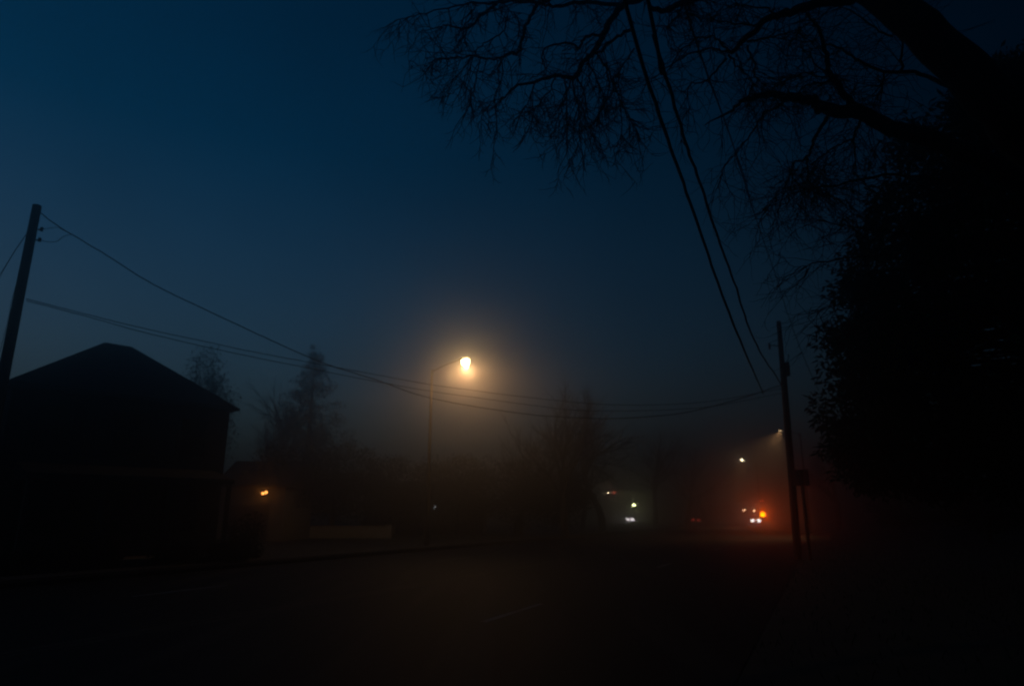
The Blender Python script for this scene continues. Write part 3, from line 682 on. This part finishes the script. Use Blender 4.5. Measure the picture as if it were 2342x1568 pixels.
def twigs(path, n, L, r, depth=2, down=0.75, k0=0.1, side=None):
    """thin hanging twigs with short side shoots growing along a branch"""
    for _ in range(n):
        k = rng.uniform(k0, 1.0) * (len(path) - 1.001); i = int(k); p = path[i].lerp(path[i + 1], k - i)
        dd = (path[i + 1] - path[i]).normalized()
        d = (dd * rng.uniform(0.1, 0.9) + Vector((rng.gauss(0, 0.55), rng.gauss(0, 0.45), rng.gauss(0, 0.3) - down))).normalized()
        seg = 5; LL = L * rng.uniform(0.5, 1.3); pts = [p]
        for s in range(seg):
            d = (d + Vector((rng.gauss(0, 0.3), rng.gauss(0, 0.28), rng.gauss(0, 0.28) - 0.03))).normalized(); pts.append(pts[-1] + d * LL / seg)
        tw.tube(pts, [r * (1 - 0.6 * s / seg) for s in range(seg + 1)], 3, cap=False)
        if depth > 1: twigs(pts, rng.randint(3, 5), L * 0.45, r * 0.72, depth - 1, down * 0.6, 0.2)
def br(conv, pix, s, r0, r1, tn=6, tl=0.9, tr_=0.008, mb=None, jag=0.012, depth=2, ds=0.0, down=0.75):
    pts = []
    for i, (x, y) in enumerate(pix):
        px, py = conv(x, y); pts.append(ats(px, py, (s if not isinstance(s, (list, tuple)) else s[0] + (s[1] - s[0]) * i / (len(pix) - 1)) + rng.uniform(-0.12, 0.12)))
    q = add_branch(pts, r0 * 0.85, r1 * 0.8, mb or lim, jag=jag)
    if tn: twigs(q, int(tn * 1.7), tl, tr_, depth, down * rng.choice((0.5, 0.8, 1.0)))
    return q
ident = lambda x, y: (x, y)
# main limb: from the trunk up across the top right corner and on over the frame
fork = TB + Vector((-0.5, 0.1, 3.7))
m0 = [fork, ats(2400, 350, 7.9), ats(2290, 245, 7.7), ats(2170, 125, 7.7), ats(2040, 15, 7.8), ats(1900, -75, 8.2), ats(1700, -120, 8.9), ats(1500, -110, 9.8), ats(1330, -60, 10.6), ats(1238, 6, 11.0)]
q = add_branch(m0, 0.32, 0.05, lim, n=6, sides=12, jag=0.01); twigs(q[30:], 26, 1.3, 0.010, 3, 0.6)
# region above the sky opening
br(z6, [(1160, 20), (1000, 5), (830, 20), (770, 70), (690, 130), (600, 215), (480, 205), (400, 205), (250, 230)], 11.0, 0.042, 0.010, 16, 0.85, 0.0085)
br(z6, [(830, 20), (640, 20), (450, 60), (180, 125), (60, 150)], 11.2, 0.026, 0.008, 14, 0.8, 0.008)
br(z6, [(600, 215), (560, 300), (545, 400)], 11.0, 0.014, 0.008, 4, 0.5)
br(z6, [(1130, 40), (1040, 200), (985, 400), (930, 395), (850, 440), (750, 450), (640, 430), (470, 440), (400, 400)], 11.0, 0.036, 0.010, 16, 0.9, 0.0085)
br(z6, [(470, 440), (350, 460), (250, 550)], 11.0, 0.012, 0.006, 6, 0.6)
br(z6, [(900, 120), (870, 240), (720, 330), (640, 430), (530, 570), (440, 700)], 11.1, 0.016, 0.008, 10, 0.7)
br(z6, [(640, 440), (600, 560), (500, 690), (440, 740)], 11.0, 0.013, 0.006, 7, 0.6)
br(z6, [(700, 470), (660, 600), (630, 740), (560, 900)], 11.0, 0.013, 0.006, 7, 0.6)
br(z6, [(850, 440), (865, 570), (830, 680), (800, 760), (710, 870), (715, 950), (780, 1060)], 11.0, 0.015, 0.007, 7, 0.6)
br(z6, [(800, 760), (820, 950), (800, 1100), (790, 1200)], 11.0, 0.014, 0.007, 6, 0.35)
br(z6, [(950, 90), (990, 180), (985, 300)], 11.0, 0.012, 0.007, 3, 0.5)
br(z6, [(1150, 30), (1270, 50), (1450, 10), (1780, 40)], 10.8, 0.03, 0.045, 8, 0.8)
br(z6, [(1930, -20), (1770, 50), (1650, 230), (1580, 370), (1480, 480), (1400, 590), (1270, 580), (1100, 620), (960, 670), (880, 740), (800, 770)], 10.6, 0.075, 0.010, 16, 0.9, 0.0085)
br(z6, [(1840, 230), (1740, 280), (1620, 380), (1520, 450)], 10.5, 0.035, 0.022, 8, 0.8)
br(z6, [(1650, 270), (1500, 280), (1450, 370), (1400, 340), (1250, 335), (1180, 380), (1170, 450), (1185, 540), (1080, 600)], 10.6, 0.030, 0.008, 7, 0.5)
for pth in ([(1400, 590), (1340, 750), (1300, 870), (1270, 950)], [(1400, 600), (1430, 780), (1450, 900), (1440, 1100), (1370, 1220)], [(1430, 580), (1500, 750), (1490, 950), (1560, 1030)],
            [(1580, 400), (1700, 600), (1760, 780), (1770, 1000), (1710, 1150)], [(1760, 780), (1830, 900), (1890, 1010)], [(1870, 370), (1760, 550), (1750, 650), (1770, 760)],
            [(1120, 620), (1050, 800), (1000, 880)], [(1270, 590), (1200, 720), (1110, 850), (1090, 980)], [(1340, 600), (1350, 760), (1360, 950), (1350, 1180)], [(1520, 460), (1600, 640), (1640, 800), (1560, 940)], [(1650, 480), (1680, 700), (1600, 860), (1540, 1180)]):
    br(z6, pth, 10.6, 0.017, 0.007, 10, 0.65, 0.008)
br(z6, [(1990, 60), (2100, 80), (2180, 50), (2250, 20), (2420, -30)], 9.8, 0.045, 0.06, 6, 0.8)
br(z6, [(2240, 30), (2200, 110), (2140, 190), (2120, 210)], 9.8, 0.02, 0.008, 5, 0.5)
# the second fan of branches
br(z7, [(1090, -30), (1050, 5), (850, 30), (740, 70), (620, 100), (500, 210), (410, 290)], 8.6, 0.10, 0.032, 6, 0.8)
for pth in ([(410, 290), (330, 215), (270, 205), (180, 240), (80, 370), (30, 480)], [(410, 290), (300, 270), (180, 300), (20, 400), (-60, 470)], [(500, 230), (620, 210), (720, 180), (800, 165)],
            [(505, 250), (540, 350), (560, 430), (600, 470)], [(400, 300), (440, 350), (480, 400), (520, 430), (530, 520)], [(390, 320), (290, 430), (190, 470), (180, 620)], [(640, 90), (600, 45), (460, 30), (430, 0)], [(560, 140), (520, 130), (380, 120), (270, 80), (240, -10)]):
    br(z7, pth, 8.7, 0.018, 0.006, 10, 0.75, 0.006, down=0.4)
br(z7, [(2060, 1040), (1750, 860), (1500, 760), (1290, 700), (1120, 620), (930, 598), (870, 550), (760, 540), (640, 515), (500, 540), (420, 600), (270, 685)], [8.9, 10.0], 0.19, 0.010, 10, 0.8)
br(z7, [(1120, 620), (1060, 540), (980, 440), (940, 330), (910, 200), (850, 100), (800, 60)], 9.5, 0.075, 0.012, 12, 0.8)
for pth, r in (([(760, 540), (600, 620), (520, 740), (440, 830), (370, 920), (345, 1030)], 0.022), ([(980, 450), (870, 455), (760, 520), (700, 550)], 0.024), ([(940, 420), (800, 405), (700, 450), (620, 500)], 0.018),
               ([(940, 640), (880, 740), (830, 860), (760, 890), (740, 960)], 0.040), ([(1120, 660), (1090, 770), (1085, 960)], 0.028), ([(1085, 760), (1000, 790), (900, 860), (860, 940)], 0.020),
               ([(1650, 500), (1450, 400), (1250, 390), (1100, 320), (980, 250), (900, 255), (800, 280)], 0.045), ([(1250, 400), (1240, 480), (1190, 580)], 0.018), ([(840, 280), (900, 380), (980, 440)], 0.014),
               ([(1340, 390), (1350, 250), (1400, 150)], 0.03), ([(1300, 200), (1180, 140), (1060, 60), (960, 20)], 0.022), ([(760, 890), (700, 1020), (600, 1150)], 0.016), ([(830, 860), (850, 1000), (1000, 1120)], 0.016), ([(760, 980), (830, 1040), (980, 1080), (1090, 1180)], 0.018),
               ([(1560, 980), (1250, 960), (1000, 1010), (780, 1050), (600, 1140)], 0.03), ([(1560, 1280), (1250, 1260), (1000, 1230), (820, 1180)], 0.022), ([(1560, 1480), (1250, 1400), (900, 1430), (760, 1480)], 0.022), ([(1450, 1560), (1100, 1640), (850, 1700)], 0.018)):
    br(z7, pth, 9.6, r * 0.9, 0.006, 14, 0.95, 0.006, down=0.4)
lim.build('limb', M['bark'], t, smooth=True); tw.build('crown', M['twig'], t)

# ------------------------------------------------------------------ air, sky and light
hz = MB(); hz.box((0, 0, 9.5), (1260, 1260, 21.0)); ho = hz.build('haze', bpy.data.materials.new('haze')); tag(ho, kind='stuff')
hm = ho.data.materials[0]; hm.use_nodes = True; nt = hm.node_tree; nt.nodes.clear()
out = nt.nodes.new('ShaderNodeOutputMaterial'); pv = nt.nodes.new('ShaderNodeVolumePrincipled')
pv.inputs['Color'].default_value = (0.85, 0.85, 0.85, 1); pv.inputs['Density'].default_value = 0.018; pv.inputs['Anisotropy'].default_value = 0.92
nt.links.new(pv.outputs[0], out.inputs['Volume'])

world = bpy.data.worlds.new('World'); S.world = world; world.use_nodes = True; nt = world.node_tree
bg = nt.nodes['Background']; sky = nt.nodes.new('ShaderNodeTexSky'); sky.sky_type = 'NISHITA'; sky.sun_disc = False
SUN_EL, SUN_AZ = R(0.5), R(-75.0)
sky.sun_elevation = SUN_EL; sky.sun_rotation = SUN_AZ; sky.ozone_density = 3.0
bal = nt.nodes.new('ShaderNodeMix'); bal.data_type = 'RGBA'; bal.blend_type = 'MULTIPLY'; bal.inputs['Factor'].default_value = 1.0
tc = nt.nodes.new('ShaderNodeTexCoord'); sz = nt.nodes.new('ShaderNodeSeparateXYZ'); nt.links.new(tc.outputs['Generated'], sz.inputs[0])
cr_ = nt.nodes.new('ShaderNodeValToRGB'); nt.links.new(sz.outputs['Z'], cr_.inputs[0])      # cold white balance of the dusk, greyer mist low down
cr_.color_ramp.elements[0].position = 0.16; cr_.color_ramp.elements[0].color = (1.0, 1.18, 1.18, 1)
cr_.color_ramp.elements[1].position = 0.50; cr_.color_ramp.elements[1].color = (0.035, 0.76, 0.92, 1)
nt.links.new(cr_.outputs[0], bal.inputs[7])
nt.links.new(sky.outputs[0], bal.inputs[6])
dt = nt.nodes.new('ShaderNodeVectorMath'); dt.operation = 'DOT_PRODUCT'
dt.inputs[1].default_value = (-0.86, 0.50, -0.1); nt.links.new(tc.outputs['Generated'], dt.inputs[0])
mr = nt.nodes.new('ShaderNodeMapRange'); mr.interpolation_type = 'SMOOTHSTEP'                     # the afterglow side of the sky against the night side
mr.inputs['From Min'].default_value = -0.45; mr.inputs['From Max'].default_value = 0.75; mr.inputs['To Min'].default_value = 0.14; mr.inputs['To Max'].default_value = 1.0
nt.links.new(dt.outputs['Value'], mr.inputs['Value'])
sc = nt.nodes.new('ShaderNodeVectorMath'); sc.operation = 'SCALE'; nt.links.new(bal.outputs[2], sc.inputs[0]); nt.links.new(mr.outputs[0], sc.inputs['Scale'])
nz = nt.nodes.new('ShaderNodeTexNoise'); nz.inputs['Scale'].default_value = 2.6; nz.inputs['Detail'].default_value = 5; nz.inputs['Roughness'].default_value = 0.6
nt.links.new(tc.outputs['Generated'], nz.inputs['Vector'])
m2 = nt.nodes.new('ShaderNodeMapRange'); m2.inputs['From Min'].default_value = 0.3; m2.inputs['From Max'].default_value = 0.7   # thin uneven cloud
m2.inputs['To Min'].default_value = 0.88; m2.inputs['To Max'].default_value = 1.12; nt.links.new(nz.outputs['Fac'], m2.inputs['Value'])
s2 = nt.nodes.new('ShaderNodeVectorMath'); s2.operation = 'SCALE'; nt.links.new(sc.outputs[0], s2.inputs[0]); nt.links.new(m2.outputs[0], s2.inputs['Scale'])
nt.links.new(s2.outputs[0], bg.inputs['Color']); bg.inputs['Strength'].default_value = 0.12

sl = bpy.data.lights.new('sun', 'SUN'); sl.energy = 0.002; sl.angle = R(10); sl.color = (1, 0.85, 0.7)
so = bpy.data.objects.new('sun', sl); COL.objects.link(so)
sd = Vector((math.sin(SUN_AZ), math.cos(SUN_AZ), 0.03)); so.rotation_mode = 'QUATERNION'; so.rotation_quaternion = (-sd).to_track_quat('-Z', 'Y')

S.view_settings.view_transform = 'Standard'; S.view_settings.look = 'None'; S.view_settings.exposure = 0.0; S.view_settings.gamma = 1.0
S.cycles.use_denoising = True; S.cycles.volume_bounces = 0; S.cycles.max_bounces = 4; S.cycles.filter_width = 2.0
